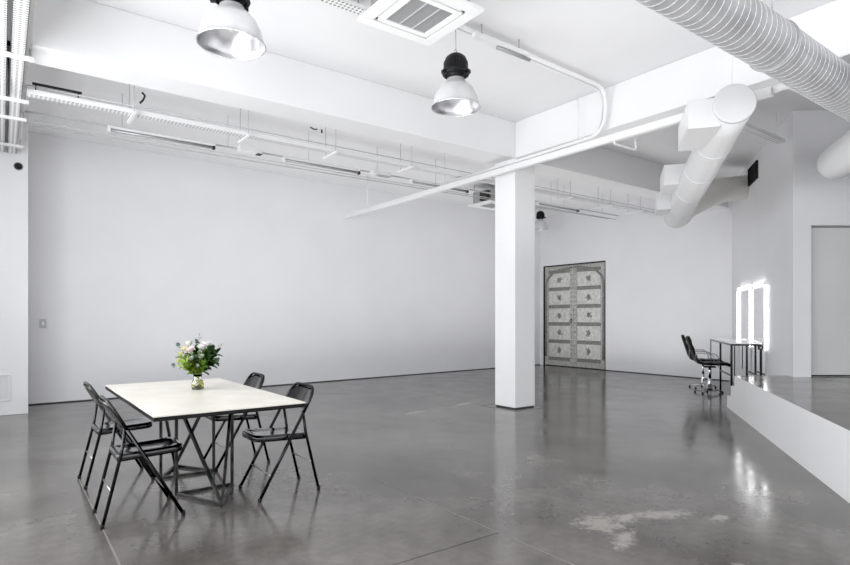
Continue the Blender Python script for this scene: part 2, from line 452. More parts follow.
# ------------------------------------------------------------------ folding chairs (built facing +x)
def make_chair():
    root = empty('folding_chair', (0, 0, 0), cat='chair')
    hw = .205
    # long inverted U frame: front feet -> up past the seat -> curved top of the back
    def fx(z): return .235 - .565 * z
    for s in (-1, 1):
        b = MB(); b.tube([(fx(.02), s * hw, .02), (fx(.60), s * hw, .60)], .0115, 10); b.build('front_leg', M_tube, root)
    b = MB(); pts = [(fx(.60), hw, .60), (fx(.68) , hw * .99, .68)]
    for k in range(1, 8):
        a = k / 8 * PI / 2
        pts.append((fx(.68 + .10 * math.sin(a)), hw * .99 - .085 * (1 - math.cos(a)), .68 + .10 * math.sin(a)))
    top = [(fx(.78), y, .782) for y in (.10, .05, 0)]
    pts = pts + top
    full = pts + [(p[0], -p[1], p[2]) for p in pts[::-1][1:]]
    b.tube(full, .0115, 10); b.build('back_frame', M_tube, root)
    # back panel: curved sheet with arched lower edge
    b = MB(); nx, nz = 14, 6; grid = []
    for j in range(nz + 1):
        row = []
        for i in range(nx + 1):
            y = -1 + 2 * i / nx
            wz = .775 - .022 * abs(y) ** 4 - .03 * max(0, abs(y) - .8) / .2
            lo = .585 + .045 * (1 - abs(y) ** 2.5)
            z = lo + (wz - lo) * j / nz
            yy = y * (hw - .004)
            if z > .68: yy = y * (hw - .004 - .085 * max(0, (1 - math.sqrt(max(0, 1 - min(1, (z - .68) / .10) ** 2)))))
            x = fx(z) - .028 * (1 - y * y)
            row.append((x, yy, z))
        grid.append(row)
    def sheet(g, off):
        return [[b.bm.verts.new((x + off, y, z)) for x, y, z in r] for r in g]
    Fv = sheet(grid, .002); Bv = sheet(grid, -.002)
    for j in range(nz):
        for i in range(nx):
            b.bm.faces.new((Fv[j][i], Fv[j][i + 1], Fv[j + 1][i + 1], Fv[j + 1][i])).smooth = True
            b.bm.faces.new((Bv[j][i], Bv[j + 1][i], Bv[j + 1][i + 1], Bv[j][i + 1])).smooth = True
    for i in range(nx):
        b.bm.faces.new((Fv[0][i], Bv[0][i], Bv[0][i + 1], Fv[0][i + 1])); b.bm.faces.new((Fv[nz][i], Fv[nz][i + 1], Bv[nz][i + 1], Bv[nz][i]))
    b.build('backrest', M_black, root)
    # rear legs
    for s in (-1, 1):
        b = MB(); b.tube([(-.235, s * (hw - .026), .02), (-.135, s * (hw - .026), .44), (fx(.60) - .006, s * (hw - .024), .61)], .0105, 10)
        b.build('rear_leg', M_tube, root)
    # feet
    for s in (-1, 1):
        b = MB(); b.lathe([(.0125, 0), (.0132, .026), (.011, .03)], 12, (fx(.012), s * hw, 0), capb=True, capt=True); b.build('rubber_foot', M_rubber, root)
        b = MB(); b.lathe([(.0125, 0), (.0132, .026), (.011, .03)], 12, (-.238, s * (hw - .026), 0), capb=True, capt=True); b.build('rubber_foot', M_rubber, root)
    b = MB(); zr = .17; b.tube([(fx(zr), -hw, zr), (fx(zr), hw, zr)], .006, 8); b.build('front_stretcher', M_steelbar, root)
    b = MB(); xr = -.235 + .1 * (.20 / .42); b.tube([(xr, -hw + .026, .22), (xr, hw - .026, .22)], .006, 8); b.build('rear_stretcher', M_steelbar, root)
    # seat pan, rounded front corners, slight dip, rolled lip
    b = MB(); sw = hw - .042; x0, x1 = -.155, .245
    def outline(g):
        o = []
        def arc(cx, cy, r, a0, a1, n=6):
            for k in range(n + 1):
                a = a0 + (a1 - a0) * k / n; o.append((cx + r * math.cos(a), cy + r * math.sin(a)))
        w = sw - g; a, c = x0 + g, x1 - g
        arc(c - .06, w - .06, .06, 0, PI / 2); arc(a + .03, w - .03, .03, PI / 2, PI)
        arc(a + .03, -w + .03, .03, PI, 1.5 * PI); arc(c - .06, -w + .06, .06, 1.5 * PI, 2 * PI)
        return o
    def zt(x): return .440 + .045 * (x - x0) 
    rings = []
    for g, dz in ((.004, -.046), (0, -.038), (0, -.006), (.008, 0), (.03, -.001), (.06, -.009), (.11, -.012)):
        rings.append([b.bm.verts.new((x, y, zt(x) + dz)) for x, y in outline(g)])
    for Aa, Bb in zip(rings, rings[1:]):
        n = len(Aa)
        for k in range(n): b.bm.faces.new((Aa[k], Aa[(k + 1) % n], Bb[(k + 1) % n], Bb[k])).smooth = True
    b.bm.faces.new(rings[-1]).smooth = True
    b.bm.faces.new(rings[0][::-1])
    b.build('seat', M_black, root)
    for s in (-1, 1):
        b = MB(); b.tube([(fx(.43), s * (hw), .43), (fx(.43), s * (sw - .01), .43)], .007, 8); b.build('seat_pivot', M_steelbar, root)
        b = MB(); b.tube([(-.135, s * (hw - .026), .435), (-.13, s * (sw - .01), .43)], .007, 8); b.build('seat_pivot', M_steelbar, root)
    return root
chair = make_chair()
CH = [((.735, 4.19), 0.0, 'black metal folding chair nearest the camera on the left long side of the dining table'),
      ((.745, 5.20), .02, 'black folding chair behind the nearest left one, at the far left side of the table'),
      ((1.69, 4.14), PI, 'black metal folding chair at the right front side of the dining table, facing left'),
      ((1.70, 5.17), PI - .02, 'black metal folding chair mostly hidden behind the dining table, at its right rear')]
for i, (p, rz, lab) in enumerate(CH):
    c = chair if i == 0 else copy_tree(chair)
    c.location = (p[0], p[1], 0); c.rotation_euler = (0, 0, rz); tag(c, lab, 'chair', 'folding chairs around the dining table')

# ------------------------------------------------------------------ vase and flowers
VC = Vector((1.21, 4.57, .7505))
vs = empty('flower_vase', VC, label='small clear glass vase holding the bouquet on the dining table', cat='vase')
prof = [(.036, 0.0), (.043, .006), (.046, .03), (.040, .065), (.030, .09), (.034, .118)]
b = MB(); b.lathe(prof + [(.0325, .118), (.0285, .09), (.0385, .065), (.0445, .03), (.041, .008)], 28, capb=True, capt=True); b.build('vase_glass', M_glass, vs)
b = MB(); b.lathe([(.0405, .0085), (.044, .03), (.038, .064), (.033, .078)], 28, capb=True, capt=True); b.build('vase_water', M_water, vs)
neck = VC + Vector((0, 0, .10))
def curve_to(p, a0, n=7):
    base = VC + Vector((math.cos(a0) * -.020, math.sin(a0) * -.020, .012))
    nk = neck + Vector((math.cos(a0) * .012, math.sin(a0) * .012, 0))
    out = []
    for i in range(n + 1):
        t = i / n
        q = base * (1 - t) ** 2 + nk * 2 * t * (1 - t) + p * t * t
        q = base.lerp(nk, t / .35) if t < .35 else nk.lerp(p, (t - .35) / .65) + Vector((0, 0, .02 * math.sin(PI * (t - .35) / .65)))
        out.append(q)
    return out
E2 = Vector((.8039, -.5948, 0)); F2 = Vector((.5948, .8039, 0))
def bp(r, up, dp): return VC + E2 * r + F2 * dp + Vector((0, 0, up))
def petal_flower(name, center, r, col, col2, label, cat, group, layers=4):
    k = name + '_%d' % int(col[0] * 1000 + col[2] * 97)
    mp = bpy.data.materials.get(k) or noisy(mat(k, col, .55, Subsurface_Weight=.15), col2, col, 30, 3)
    root = empty(name, center, label=label, cat=cat, group=group)
    ax = (center - neck).normalized()
    q = Vector((0, 0, 1)).rotation_difference(ax).to_matrix().to_4x4()
    b = MB()
    for L in range(layers):
        n = 5 + L; rr = r * (.35 + .65 * (L + 1) / layers); tilt = .25 + .95 * L / layers
        for j in range(n):
            a = 2 * PI * j / n + L * .6
            dirv = Vector((math.cos(a) * math.sin(tilt), math.sin(a) * math.sin(tilt), math.cos(tilt)))
            nr = Vector((-math.cos(a) * math.cos(tilt), -math.sin(a) * math.cos(tilt), math.sin(tilt)))
            base = Vector((0, 0, -r * .35))
            b.disc_leaf(q @ base, q @ (base + dirv * rr * 1.15), rr * .95, q @ nr, cup=-.5, n=4)
    b.sphere((0, 0, 0), r * .30, 8, 6, M=q @ Matrix.Translation((0, 0, -r * .05)))
    b.build('petals', mp, root)
    st = MB(); a0 = math.atan2(ax.y, ax.x)
    st.tube([p - center for p in curve_to(center - ax * r * .3, a0)], .0026, 6); st.build('stem', M_stem, root)
def sprig(name, tip, nl, ll, lw, col, col2, label, group, roundl=False, spread=.6, seed=0):
    rnd = random.Random(seed)
    k = name + '_leaf_%d' % int(col[1] * 1000)
    ml = bpy.data.materials.get(k) or noisy(mat(k, col, .5, Specular_IOR_Level=.25), col2, col, 25, 3)
    root = empty(name, tip, label=label, cat='foliage', group=group)
    ax = (tip - neck).normalized(); a0 = math.atan2(ax.y, ax.x) + rnd.uniform(-.3, .3)
    pts = curve_to(tip, a0, 9)
    st = MB(); st.tube([p - tip for p in pts], .002, 6); st.build('stem', M_stem, root)
    b = MB()
    for i in range(nl):
        t = .45 + .55 * (i + .5) / nl
        f = t * 9; j = min(8, int(f)); p = pts[j].lerp(pts[j + 1], f - j) - tip
        a = i * 2.4 + seed
        side = ax.orthogonal().normalized(); side = Matrix.Rotation(a, 3, ax) @ side
        d = (side * spread + ax * (1 - spread * .5) + Vector((0, 0, -.15))).normalized()
        L = ll * rnd.uniform(.8, 1.2)
        b.disc_leaf(p, p + d * L, (L if roundl else lw) * rnd.uniform(.85, 1.1), ax + side * .2 + Vector((0, 0, .4)), n=5)
    b.disc_leaf(Vector((0, 0, 0)), ax * ll, ll if roundl else lw, Vector((0, 0, 1)) + side, n=5)
    b.build('leaves', ml, root)
WHT, WH2 = (.85, .82, .80), (.74, .70, .66)
CRM, CR2 = (.84, .78, .52), (.76, .66, .34)
PNK, PN2 = (.82, .66, .66), (.72, .52, .52)
GRN, GR2 = (.40, .47, .36), (.28, .36, .20)
g = 'flowers in the glass vase'
FL = [('rose', bp(-.035, .285, -.04), .036, PNK, PN2, 'pale pink rose at the middle of the bouquet in the vase'),
      ('rose', bp(-.085, .29, .0), .033, CRM, CR2, 'cream yellow rose at the upper left of the bouquet'),
      ('rose', bp(-.075, .33, .04), .028, WHT, WH2, 'small white rose topping the left side of the bouquet'),
      ('rose', bp(.065, .325, -.01), .036, WHT, WH2, 'large white rose at the upper right of the bouquet'),
      ('rose', bp(.03, .305, -.03), .026, WHT, WH2, 'white rose bud between the pink and large white roses'),
      ('rose', bp(-.115, .215, -.04), .022, CRM, CR2, 'small cream flower low on the left edge of the bouquet'),
      ('rose', bp(-.14, .20, .01), .018, CRM, CR2, 'tiny yellowish flower at the far left tip of the bouquet'),
      ('scabious_flower', bp(.048, .24, -.07), .025, GRN, GR2, 'pale green round flower at the front centre of the bouquet'),
      ('rose', bp(.022, .175, -.055), .016, WHT, WH2, 'small white bud hanging low above the vase neck'),
      ('scabious_flower', bp(-.015, .225, -.08), .022, GRN, GR2, 'greyish green round flower left of the front centre'),
      ('rose', bp(-.06, .245, .09), .024, WHT, WH2, 'white flower at the back of the bouquet'),
      ('carnation', bp(-.10, .26, -.045), .02, (.78, .74, .30), (.6, .58, .18), 'lime yellow bloom under the cream rose at the left')]
FL = [(a_, VC + (b_ - VC) * 1.06, c_ * 1.28, d_, e_, f_) for a_, b_, c_, d_, e_, f_ in FL]
for nm, c, r, a1, a2, lab in FL: petal_flower(nm, c, r, a1, a2, lab, 'flower', g)
DK, DK2 = (.045, .085, .030), (.022, .045, .018)
MD, MD2 = (.14, .24, .05), (.07, .14, .025)
LT, LT2 = (.30, .40, .08), (.18, .28, .05)
EU, EU2 = (.13, .17, .15), (.07, .10, .09)
g2 = 'leafy sprigs in the glass vase'
SP = [('leafy_sprig', bp(.10, .22, -.05), 11, .055, .036, DK, DK2, 'dark green leafy sprig at the right of the bouquet', False),
      ('leafy_sprig', bp(.125, .26, .02), 10, .05, .036, DK, DK2, 'dark rounded leaves at the far right edge of the bouquet', True),
      ('leafy_sprig', bp(.06, .18, -.06), 11, .055, .034, MD, MD2, 'green leafy sprig drooping low on the right of the vase', False),
      ('leafy_sprig', bp(-.07, .19, -.07), 11, .055, .034, LT, LT2, 'bright green leaves low on the left of the bouquet', False),
      ('leafy_sprig', bp(-.12, .24, -.01), 9, .05, .030, LT, LT2, 'light green leaves at the left edge of the bouquet', False),
      ('leafy_sprig', bp(.0, .22, -.06), 12, .055, .034, DK, DK2, 'dark green leaves in the middle of the bouquet front', False),
      ('leafy_sprig', bp(.02, .27, .07), 12, .055, .034, MD, MD2, 'green leafy sprig filling the back of the bouquet', False),
      ('leafy_sprig', bp(-.06, .25, .03), 12, .05, .030, MD, MD2, 'green leaves between the cream and white roses', False),
      ('leafy_sprig', bp(.08, .285, .03), 10, .045, .028, MD, MD2, 'green leaves behind the large white rose', False),
      ('leafy_sprig', bp(.03, .16, .0), 9, .045, .028, DK, DK2, 'short dark leaves gathered at the vase neck', False),
      ('eucalyptus_sprig', bp(.008, .385, .0), 5, .030, .03, EU, EU2, 'grey green eucalyptus sprig standing highest above the bouquet', True),
      ('eucalyptus_sprig', bp(.16, .315, .02), 5, .026, .02, EU, EU2, 'thin eucalyptus sprig reaching out to the upper right', True),
      ('eucalyptus_sprig', bp(-.135, .315, .0), 6, .030, .03, EU, EU2, 'eucalyptus sprig at the upper left of the bouquet', True),
      ('eucalyptus_sprig', bp(-.03, .345, .05), 6, .024, .02, EU, EU2, 'small eucalyptus sprig behind the pink rose', True),
      ('eucalyptus_sprig', bp(-.155, .175, -.02), 5, .028, .02, EU, EU2, 'eucalyptus sprig drooping at the lower left of the bouquet', True)]
SP += [('leafy_sprig', bp(.13, .20, -.03), 12, .05, .034, DK, DK2, 'dark leaves low at the right edge of the bouquet', False),
       ('leafy_sprig', bp(.10, .28, -.02), 12, .05, .034, DK, DK2, 'dark rounded leaves under the large white rose', True),
       ('leafy_sprig', bp(-.02, .28, .04), 12, .05, .034, DK, DK2, 'dark leaves deep behind the pink rose', False),
       ('leafy_sprig', bp(-.10, .20, .05), 12, .05, .032, MD, MD2, 'green leaves at the back left of the bouquet', False),
       ('leafy_sprig', bp(-.04, .16, -.05), 12, .045, .032, LT, LT2, 'bright leaves hanging over the vase rim at the front', False),
       ('leafy_sprig', bp(.06, .23, .06), 14, .05, .034, DK, DK2, 'dark leaves at the back right of the bouquet', False)]
SP = [(a_, VC + (b_ - VC) * 1.05, int(c_ * 1.3), d_ * 1.15, e_ * 1.15, f_, g_, h_, i_) for a_, b_, c_, d_, e_, f_, g_, h_, i_ in SP]
for i, (nm, t, nl, ll, lw, a1, a2, lab, rd) in enumerate(SP):
    sprig(nm, t, nl, ll, lw, a1, a2, lab, g2, rd, .75, i * 3 + 1)

# ------------------------------------------------------------------ pendant lamps
def make_lamp():
    root = empty('pendant_lamp', (0, 0, 0), cat='lamp')
    b = MB()
    out = [(.228, 0), (.232, .006), (.222, .012), (.214, .05), (.198, .11), (.168, .175), (.128, .225), (.09, .262), (.082, .285)]
    b.lathe(out, 48); sh = b.build('lamp_shade', M_alu_out, root)
    b = MB(); b.lathe([(.2265, .002), (.218, .012), (.209, .05), (.193, .11), (.163, .172), (.123, .220), (.085, .255), (.02, .262)], 64, capt=True)
    b.build('reflector', M_alu_in, root)
    b = MB(); b.tube([(.227 * math.cos(2 * PI * k / 48), .227 * math.sin(2 * PI * k / 48), .002) for k in range(48)], .005, 6, closed=True); b.build('rim', M_chrome, sh)
    b = MB(); b.sphere((0, 0, .17), .045, 16, 8, sc=(1, 1, 1.5)); b.build('bulb', M_frosted, root)
    b = MB(); b.lathe([(.07, .275), (.075, .30), (.07, .315), (.095, .33), (.112, .345), (.115, .37), (.112, .42), (.108, .46), (.092, .50), (.06, .528), (.02, .54)], 32, capb=True, capt=True)
    for k in range(24):
        a = 2 * PI * k / 24; b.bar((.112 * math.cos(a), .112 * math.sin(a), .35), (.109 * math.cos(a), .109 * math.sin(a), .455), .006)
    b.build('ballast_housing', M_housing, root)
    b = MB(); b.tube([(.112 * math.cos(2 * PI * k / 32), .112 * math.sin(2 * PI * k / 32), .335) for k in range(32)], .014, 8, closed=True)
    for s in (0, 2.1, 4.2):
        b.box(.105, .145, -.02, .02, .318, .352, Matrix.Rotation(s + .5, 4, 'Z'))
    b.build('clamp_collar', M_housing, root)
    b = MB(); b.tube([(.022 * math.cos(2 * PI * k / 16), 0, .56 + .022 * math.sin(2 * PI * k / 16)) for k in range(16)], .004, 6, closed=True); b.build('hanging_ring', M_greymetal, root)
    b = MB(); b.tube([(0, 0, .535), (0, 0, CZ - 3.25)], .0035, 6); b.tube([(.03, .01, .53), (.035, .02, .62), (.01, .01, CZ - 3.25)], .003, 6); b.build('suspension_cable', M_greymetal, root)
    return root
lamp = make_lamp()
for i, (p, sc, rz, lab) in enumerate((((1.28, 3.98, 3.19), 1, 0, 'large aluminium bell pendant lamp cropped by the top edge, left of the ceiling cassette'),
                              ((3.39, 4.10, 3.25), 1, .4, 'aluminium bell pendant lamp with black housing hanging below the ceiling cassette'),
                              ((10.85, 9.80, 3.53), .90, .8, 'small distant bell pendant lamp beside the column above the carved door'))):
    c = lamp if i == 0 else copy_tree(lamp)
    c.location = p; c.scale = (sc, sc, sc * .93); c.rotation_euler = (0, 0, rz); tag(c, lab, 'lamp', 'bell pendant lamps')
    for ch in c.children:
        if ch.name.startswith('suspension_cable'):
            ch.scale = (1, 1, (CZ - p[2]) / sc / .93 / (CZ - 3.25))

# ------------------------------------------------------------------ ceiling cassettes
def make_cassette():
    root = empty('air_conditioning_cassette', (0, 0, 0), cat='air conditioner')
    h = .355
    b = MB()
    def frame(o, i, z0, z1):
        b.box(-o, o, -o, -i, z0, z1); b.box(-o, o, i, o, z0, z1); b.box(-o, -i, -i, i, z0, z1); b.box(i, o, -i, i, z0, z1)
    frame(h, .262, 0, .03); b.build('face_panel', M_plastic, root, bevel=.006)
    b = MB(); frame(.238, .19, -.004, .026); b.build('inner_frame', M_plastic, root, bevel=.004)
    b = MB(); b.box(-.262, .262, -.262, .262, .020, .028); b.build('slot_backing', M_dark, root)
    for s, ax in ((1, 0), (-1, 0), (1, 1), (-1, 1)):
        b = MB(); 
        if ax == 0: b.box(-.21, .21, s * .249 - .007, s * .249 + .007, .006, .014)
        else: b.box(s * .249 - .007, s * .249 + .007, -.21, .21, .006, .014)
        b.build('air_flap', M_plastic, root)
    b = MB(); b.box(-.188, .188, -.188, .188, .010, .016); gr = b.build('intake_grille', M_grille, root)
    b = MB()
    for k in range(26):
        y = -.182 + k * .364 / 25; b.box(-.186, .186, y - .0018, y + .0018, .002, .009)
    for k in (-1, 1): b.box(k * .063 - .005, k * .063 + .005, -.187, .187, -.001, .009)
    b.build('grille_slats', mat('grille_slat', (.5, .5, .51), .5), gr)
    b = MB(); b.box(-.28, .28, -.28, .28, .032, .29); b.build('unit_body', M_greymetal, root, bevel=.008)
    for x in (-.283, .283):
        for y in (-.22, .22):
            b = MB(); b.tube([(x, y, .2), (x, y, CZ - 3.65)], .005, 6); b.build('hanger_rod', M_greymetal, root)
    return root
cs = make_cassette(); cs.location = (2.62, 3.61, 3.65); tag(cs, 'white square air conditioning cassette with slatted grille hanging near the top edge', 'air conditioner', 'ceiling cassettes')
c2 = copy_tree(cs); c2.location = (8.25, 8.80, 3.65); tag(c2, 'distant white air conditioning cassette with dark side, seen just left of the column', 'air conditioner', 'ceiling cassettes')
b = MB(); b.tube([(-.30, .1, .15), (-.36, .14, .17), (-.40, .25, .22), (-.40, .55, .30)], .028, 10); b.tube([(-.30, .02, .12), (-.35, .04, .15), (-.37, .22, .24), (-.37, .55, .30)], .018, 8)
b.build('refrigerant_hose', M_rubber, cs)
b = MB(); b.box(-.36, -.285, -.25, -.02, .06, .24); b.build('control_box', M_dark, c2, bevel=.005)

# ------------------------------------------------------------------ trunking and conduits across the room
tr = empty('cable_trunking', (5.75, 6.3, 3.41), label='long straight white cable trunking running from the left wall past the column top', cat='trunking')
b = MB(); b.box(-.033, .033, -3.95, 4.25, -.045, .035); b.build('trunking_channel', M_pipe, tr, bevel=.006)
for k in range(8):
    y = -3.4 + k * .55; b = MB(); b.box(-.036, -.033, y - .006, y + .006, -.046, .036); b.build('joint_strap', M_pipe, tr)
for y in (7.24, 9.66, 4.58):
    top = BZ if 5.7 < y < 6.2 else CZ
    b = MB(); b.tube([(0, y - 6.3, .03), (0, y - 6.3, top - 3.41)], .013 if y > 6 else .007, 8); b.build('hanger_rod', M_pipe, tr)
b = MB(); b.tube(arc_pts([(.0, -2.25, -.045), (.0, -2.25, -.075), (.42, -2.25, -.075), (.42, -2.25, .06)], r=.03), .013, 8); b.build('drop_bracket', M_pipe, tr)

def tubething(name, pts, r, m, label, cat, group=None, seg=10):
    o = Vector(pts[0]); b = MB(); b.tube([Vector(p) - o for p in pts], r, seg); x = b.build(name, m); x.location = o
    return tag(x, label, cat, group)
tubething('conduit_pipe', arc_pts([(3.0, 4.08, 4.03), (5.78, 4.18, 4.03), (5.78, 4.22, 3.50), (5.73, 5.0, 3.475), (5.73, 7.3, 3.468)], r=.22), .022, M_pipe,
          'white conduit crossing the ceiling, then bending down the beam onto the trunking', 'pipe')
tubething('conduit_pipe', arc_pts([(3.1, 4.16, 4.035), (5.825, 4.26, 4.035), (5.825, 4.32, 3.52), (5.78, 5.0, 3.472), (5.78, 6.6, 3.465)], r=.2), .013, M_pipe,
          'thinner white conduit running just behind the thicker ceiling conduit', 'pipe')
for (a, c, lab) in (((3.55, 4.03, 3.93), (4.25, 4.06, 3.93), 'short grey batten light under the ceiling conduit right of the cassette'),):
    t = empty('batten_light', a, label=lab, cat='light')
    dx = c[0] - a[0]
    b = MB(); b.box(0, dx, -.03, .03, .0, .045); b.build('batten_body', M_pipe, t, bevel=.004)
    b = MB(); b.tube([(.3, 0, -.015), (dx + .05, 0, -.015)], .018, 10); b.build('tube_cover', M_greymetal, t)
    
    for x in (.1, dx - .1):
        b = MB(); b.tube([(x, 0, .045), (x, 0, .148)], .006, 6); b.build('hanger_rod', M_greymetal, t)
# ladder tray leading to the cassette from the left
t = empty('cable_tray', (1.6, 4.36, 3.98), label='short perforated cable tray under the ceiling left of the cassette', cat='cable tray')
b = MB(); b.box(0, 1.0, -.05, .05, 0, .004); b.box(0, 1.0, -.052, -.048, 0, .035); b.box(0, 1.0, .048, .052, 0, .035); b.build('tray_channel', M_pierced, t)
b = MB(); b.tube([(.05, -.02, .012), (.95, -.02, .012)], .007, 6); b.tube([(.05, .02, .012), (.95, .015, .012)], .006, 6); b.build('tray_cables', M_rubber, t)
for x in (.1, .9):
    b = MB(); b.tube([(x, 0, .005), (x, 0, .1)], .005, 6); b.build('hanger_rod', M_greymetal, t)

# ------------------------------------------------------------------ long runs in the left bay (along x)
t = empty('cable_tray', (.2, 6.87, 3.5), label='long white perforated cable tray running the length of the room behind the left beam', cat='cable tray')
L_ = 11.2
b = MB(); b.box(0, L_, -.05, .05, 0, .004); b.box(0, L_, -.053, -.049, 0, .05); b.box(0, L_, .049, .053, 0, .05); b.build('tray_channel', M_pierced, t)
b = MB(); b.tube([(0, -.02, .03), (L_, -.02, .03)], .012, 6); b.tube([(0, .02, .02), (L_, .02, .02)], .010, 6); b.build('tray_cables', M_pipe, t)
b = MB(); b.tube([(0, -.07, .075), (L_, -.07, .075)], .005, 6); b.build('loose_cable', M_greymetal, t)
for x in (.94, 2.18, 3.35, 4.58, 6.9, 8.1, 9.3, 10.3):
    b = MB(); b.bar((x, -.14, -.012), (x, .26, -.012), .035, .022)
    b.build('support_bracket', M_pipe, t)
    for y in (-.09, .2):
        b = MB(); b.tube([(x, y, -.012), (x, y, CZ - 3.5)], .005, 6); b.build('hanger_rod', M_rail, t)
t = empty('support_rail', (.2, 7.93, 3.64), label='thin white rail carrying the tube lights along the left bay', cat='rail')
b = MB(); b.box(0, L_, -.012, .012, 0, .02); b.build('rail_bar', M_rail, t)
for x in (1.0, 2.3, 3.5, 4.7, 5.9, 7.6, 8.2, 8.9, 9.3, 10.6):
    b = MB(); b.tube([(x, 0, .01), (x, 0, CZ - 3.64)], .004, 6); b.build('hanger_rod', M_rail, t)
tubething('conduit_pipe', [(.3, 8.36, 3.62), (11.4, 8.2, 3.62)], .009, M_rail, 'thin pale conduit beyond the tube lights, nearest the left wall', 'pipe')
tubething('conduit_pipe', [(.3, 8.0, 3.575), (11.4, 7.99, 3.575)], .007, M_rail, 'very thin pale conduit directly under the tube light rail', 'pipe')
for i, (x0, lab) in enumerate(((1.03, 'unlit grey tube light nearest the left edge, under the left bay rail'),
                               (3.26, 'unlit grey tube light in the middle of the left bay rail'),
                               (5.50, 'unlit grey tube light crossed by the white trunking, left of the column'),
                               (8.6, 'unlit grey tube light beyond the column, right of it'))):
    if i == 0:
        t0 = empty('tube_light', (x0, 7.85, 3.57), cat='light')
        b = MB(); b.box(.0, 1.27, -.03, .03, .03, .06); b.build('batten_body', M_pipe, t0, bevel=.004)
        b = MB(); b.tube([(.03, 0, .012), (1.24, 0, .012)], .017, 10); b.build('glass_tube', M_greymetal, t0)
        for x in (.0, 1.24):
            b = MB(); b.box(x, x + .03, -.028, .028, -.012, .035); b.build('tube_holder', M_pipe if x == 0 else M_dark, t0, bevel=.003)
        b = MB(); b.bar((.3, 0, .062), (.3, .09, .07), .02, .01); b.bar((.95, 0, .062), (.95, .09, .07), .02, .01); b.build('rail_clip', M_greymetal, t0)
        tt = t0
    else: tt = copy_tree(t0)
    tt.location = (x0, 7.85, 3.57); tag(tt, lab, 'light', 'tube lights in the left bay')
t = empty('junction_box', (2.62, 7.85, 3.60), label='small white junction box with a dark end between two tube lights', cat='box')
b = MB(); b.box(0, .32, -.05, .07, 0, .08); b.build('box_body', M_pipe, t, bevel=.006)
b = MB(); b.box(.25, .32, -.052, .052, -.006, .0); b.build('box_gland', M_dark, t)
t = empty('junction_box', (4.75, 7.85, 3.60), label='small white junction box on the rail nearest the trunking end', cat='box')
b = MB(); b.box(0, .34, -.05, .07, 0, .07); b.build('box_body', M_pipe, t, bevel=.006)
b = MB(); b.box(.1, .34, -.052, .052, -.006, .0); b.build('box_gland', M_greymetal, t)
t = empty('black_batten', (.24, 6.80, 3.59), label='thin black bar lying along the cable tray at the upper left', cat='bar')
b = MB(); b.box(0, .42, -.012, .012, 0, .022); b.build('bar_body', M_rubber, t, bevel=.003)
b = MB(); b.tube([(.03, 0, .0), (.03, 0.05, -.04)], .006, 6); b.tube([(.39, 0, .0), (.39, .05, -.04)], .006, 6); b.build('bar_clip', M_rubber, t)
t = empty('ceiling_hook', (2.93, 6.24, 3.555), label='pair of tiny dark fixings under the left beam edge', cat='hook')
b = MB(); b.tube([(0, 0, 0), (.05, .0, -.015), (.09, 0, -.008)], .008, 6); b.build('hook_arm', M_dark, t)
b = MB(); b.tube([(.15, 0, .0), (.15, 0, -.04)], .01, 6); b.build('hook_peg', M_dark, t)
tubething('cable_loop', [(1.21, 6.74, 3.72), (1.24, 6.74, 3.69), (1.22, 6.74, 3.64), (1.19, 6.74, 3.60)], .011, M_rubber, 'short black cable tail hanging by the first tray hanger', 'cable')
# trays along y at the far left
for i, (u0, u1, ve, lab) in enumerate(((.06, .16, 9.4, 'perforated white cable tray running overhead at the left, right of its twin'),
                              (-.07, .035, 9.4, 'perforated white cable tray cropped by the left edge of the frame'))):
    t = empty('cable_tray', ((u0 + u1) / 2, 3.0, 3.5), label=lab, cat='cable tray', group='overhead trays at the left')
    hw = (u1 - u0) / 2
    b = MB(); b.box(-hw, hw, 0, ve - 3, 0, .004); b.box(-hw, -hw + .004, 0, ve - 3, 0, .05); b.box(hw - .004, hw, 0, ve - 3, 0, .05); b.build('tray_channel', M_pierced, t)
    b = MB(); b.tube([(-hw * .4, 0.05, .02), (-hw * .4, ve - 3.05, .02)], .012, 6); b.tube([(hw * .45, 0.05, .02), (hw * .45, ve - 3.05, .02)], .010, 6); b.build('tray_cables', M_pipe, t)
for i, (y, k) in enumerate(((5.86, 'nearest'), (7.05, 'second'), (7.70, 'third'), (8.91, 'farthest'))):
    t = empty('tray_crossbar', (.06, y, 3.485), label='white crossbar under the overhead trays at the left, %s of four from the camera' % k, cat='bar', group='crossbars under the left trays')
    b = MB(); b.box(-.2, .16, -.02, .02, -.018, .012); b.build('bar_body', M_pipe, t)
    
    for x in (.13, -.18):
        b = MB(); b.tube([(x, 0, .0), (x, 0, BZ - 3.485)], .005, 6); b.build('hanger_rod', M_greymetal, t)
tubething('black_cable', [(.045, 6.05, 3.56), (.05, 6.3, 3.52), (.05, 6.6, 3.48), (.055, 6.85, 3.47), (.04, 6.98, 3.50)], .007, M_rubber, 'loose black cable dangling between the two overhead trays at the left', 'cable')
t = empty('junction_box', (.047, 5.95, 3.53), label='dark fixing block between the overhead trays at the upper left', cat='box')
b = MB(); b.box(-.012, .010, -.16, -.03, 0, .04); b.box(-.012, .010, .03, .13, 0, .04); b.build('box_body', M_housing, t, bevel=.003)
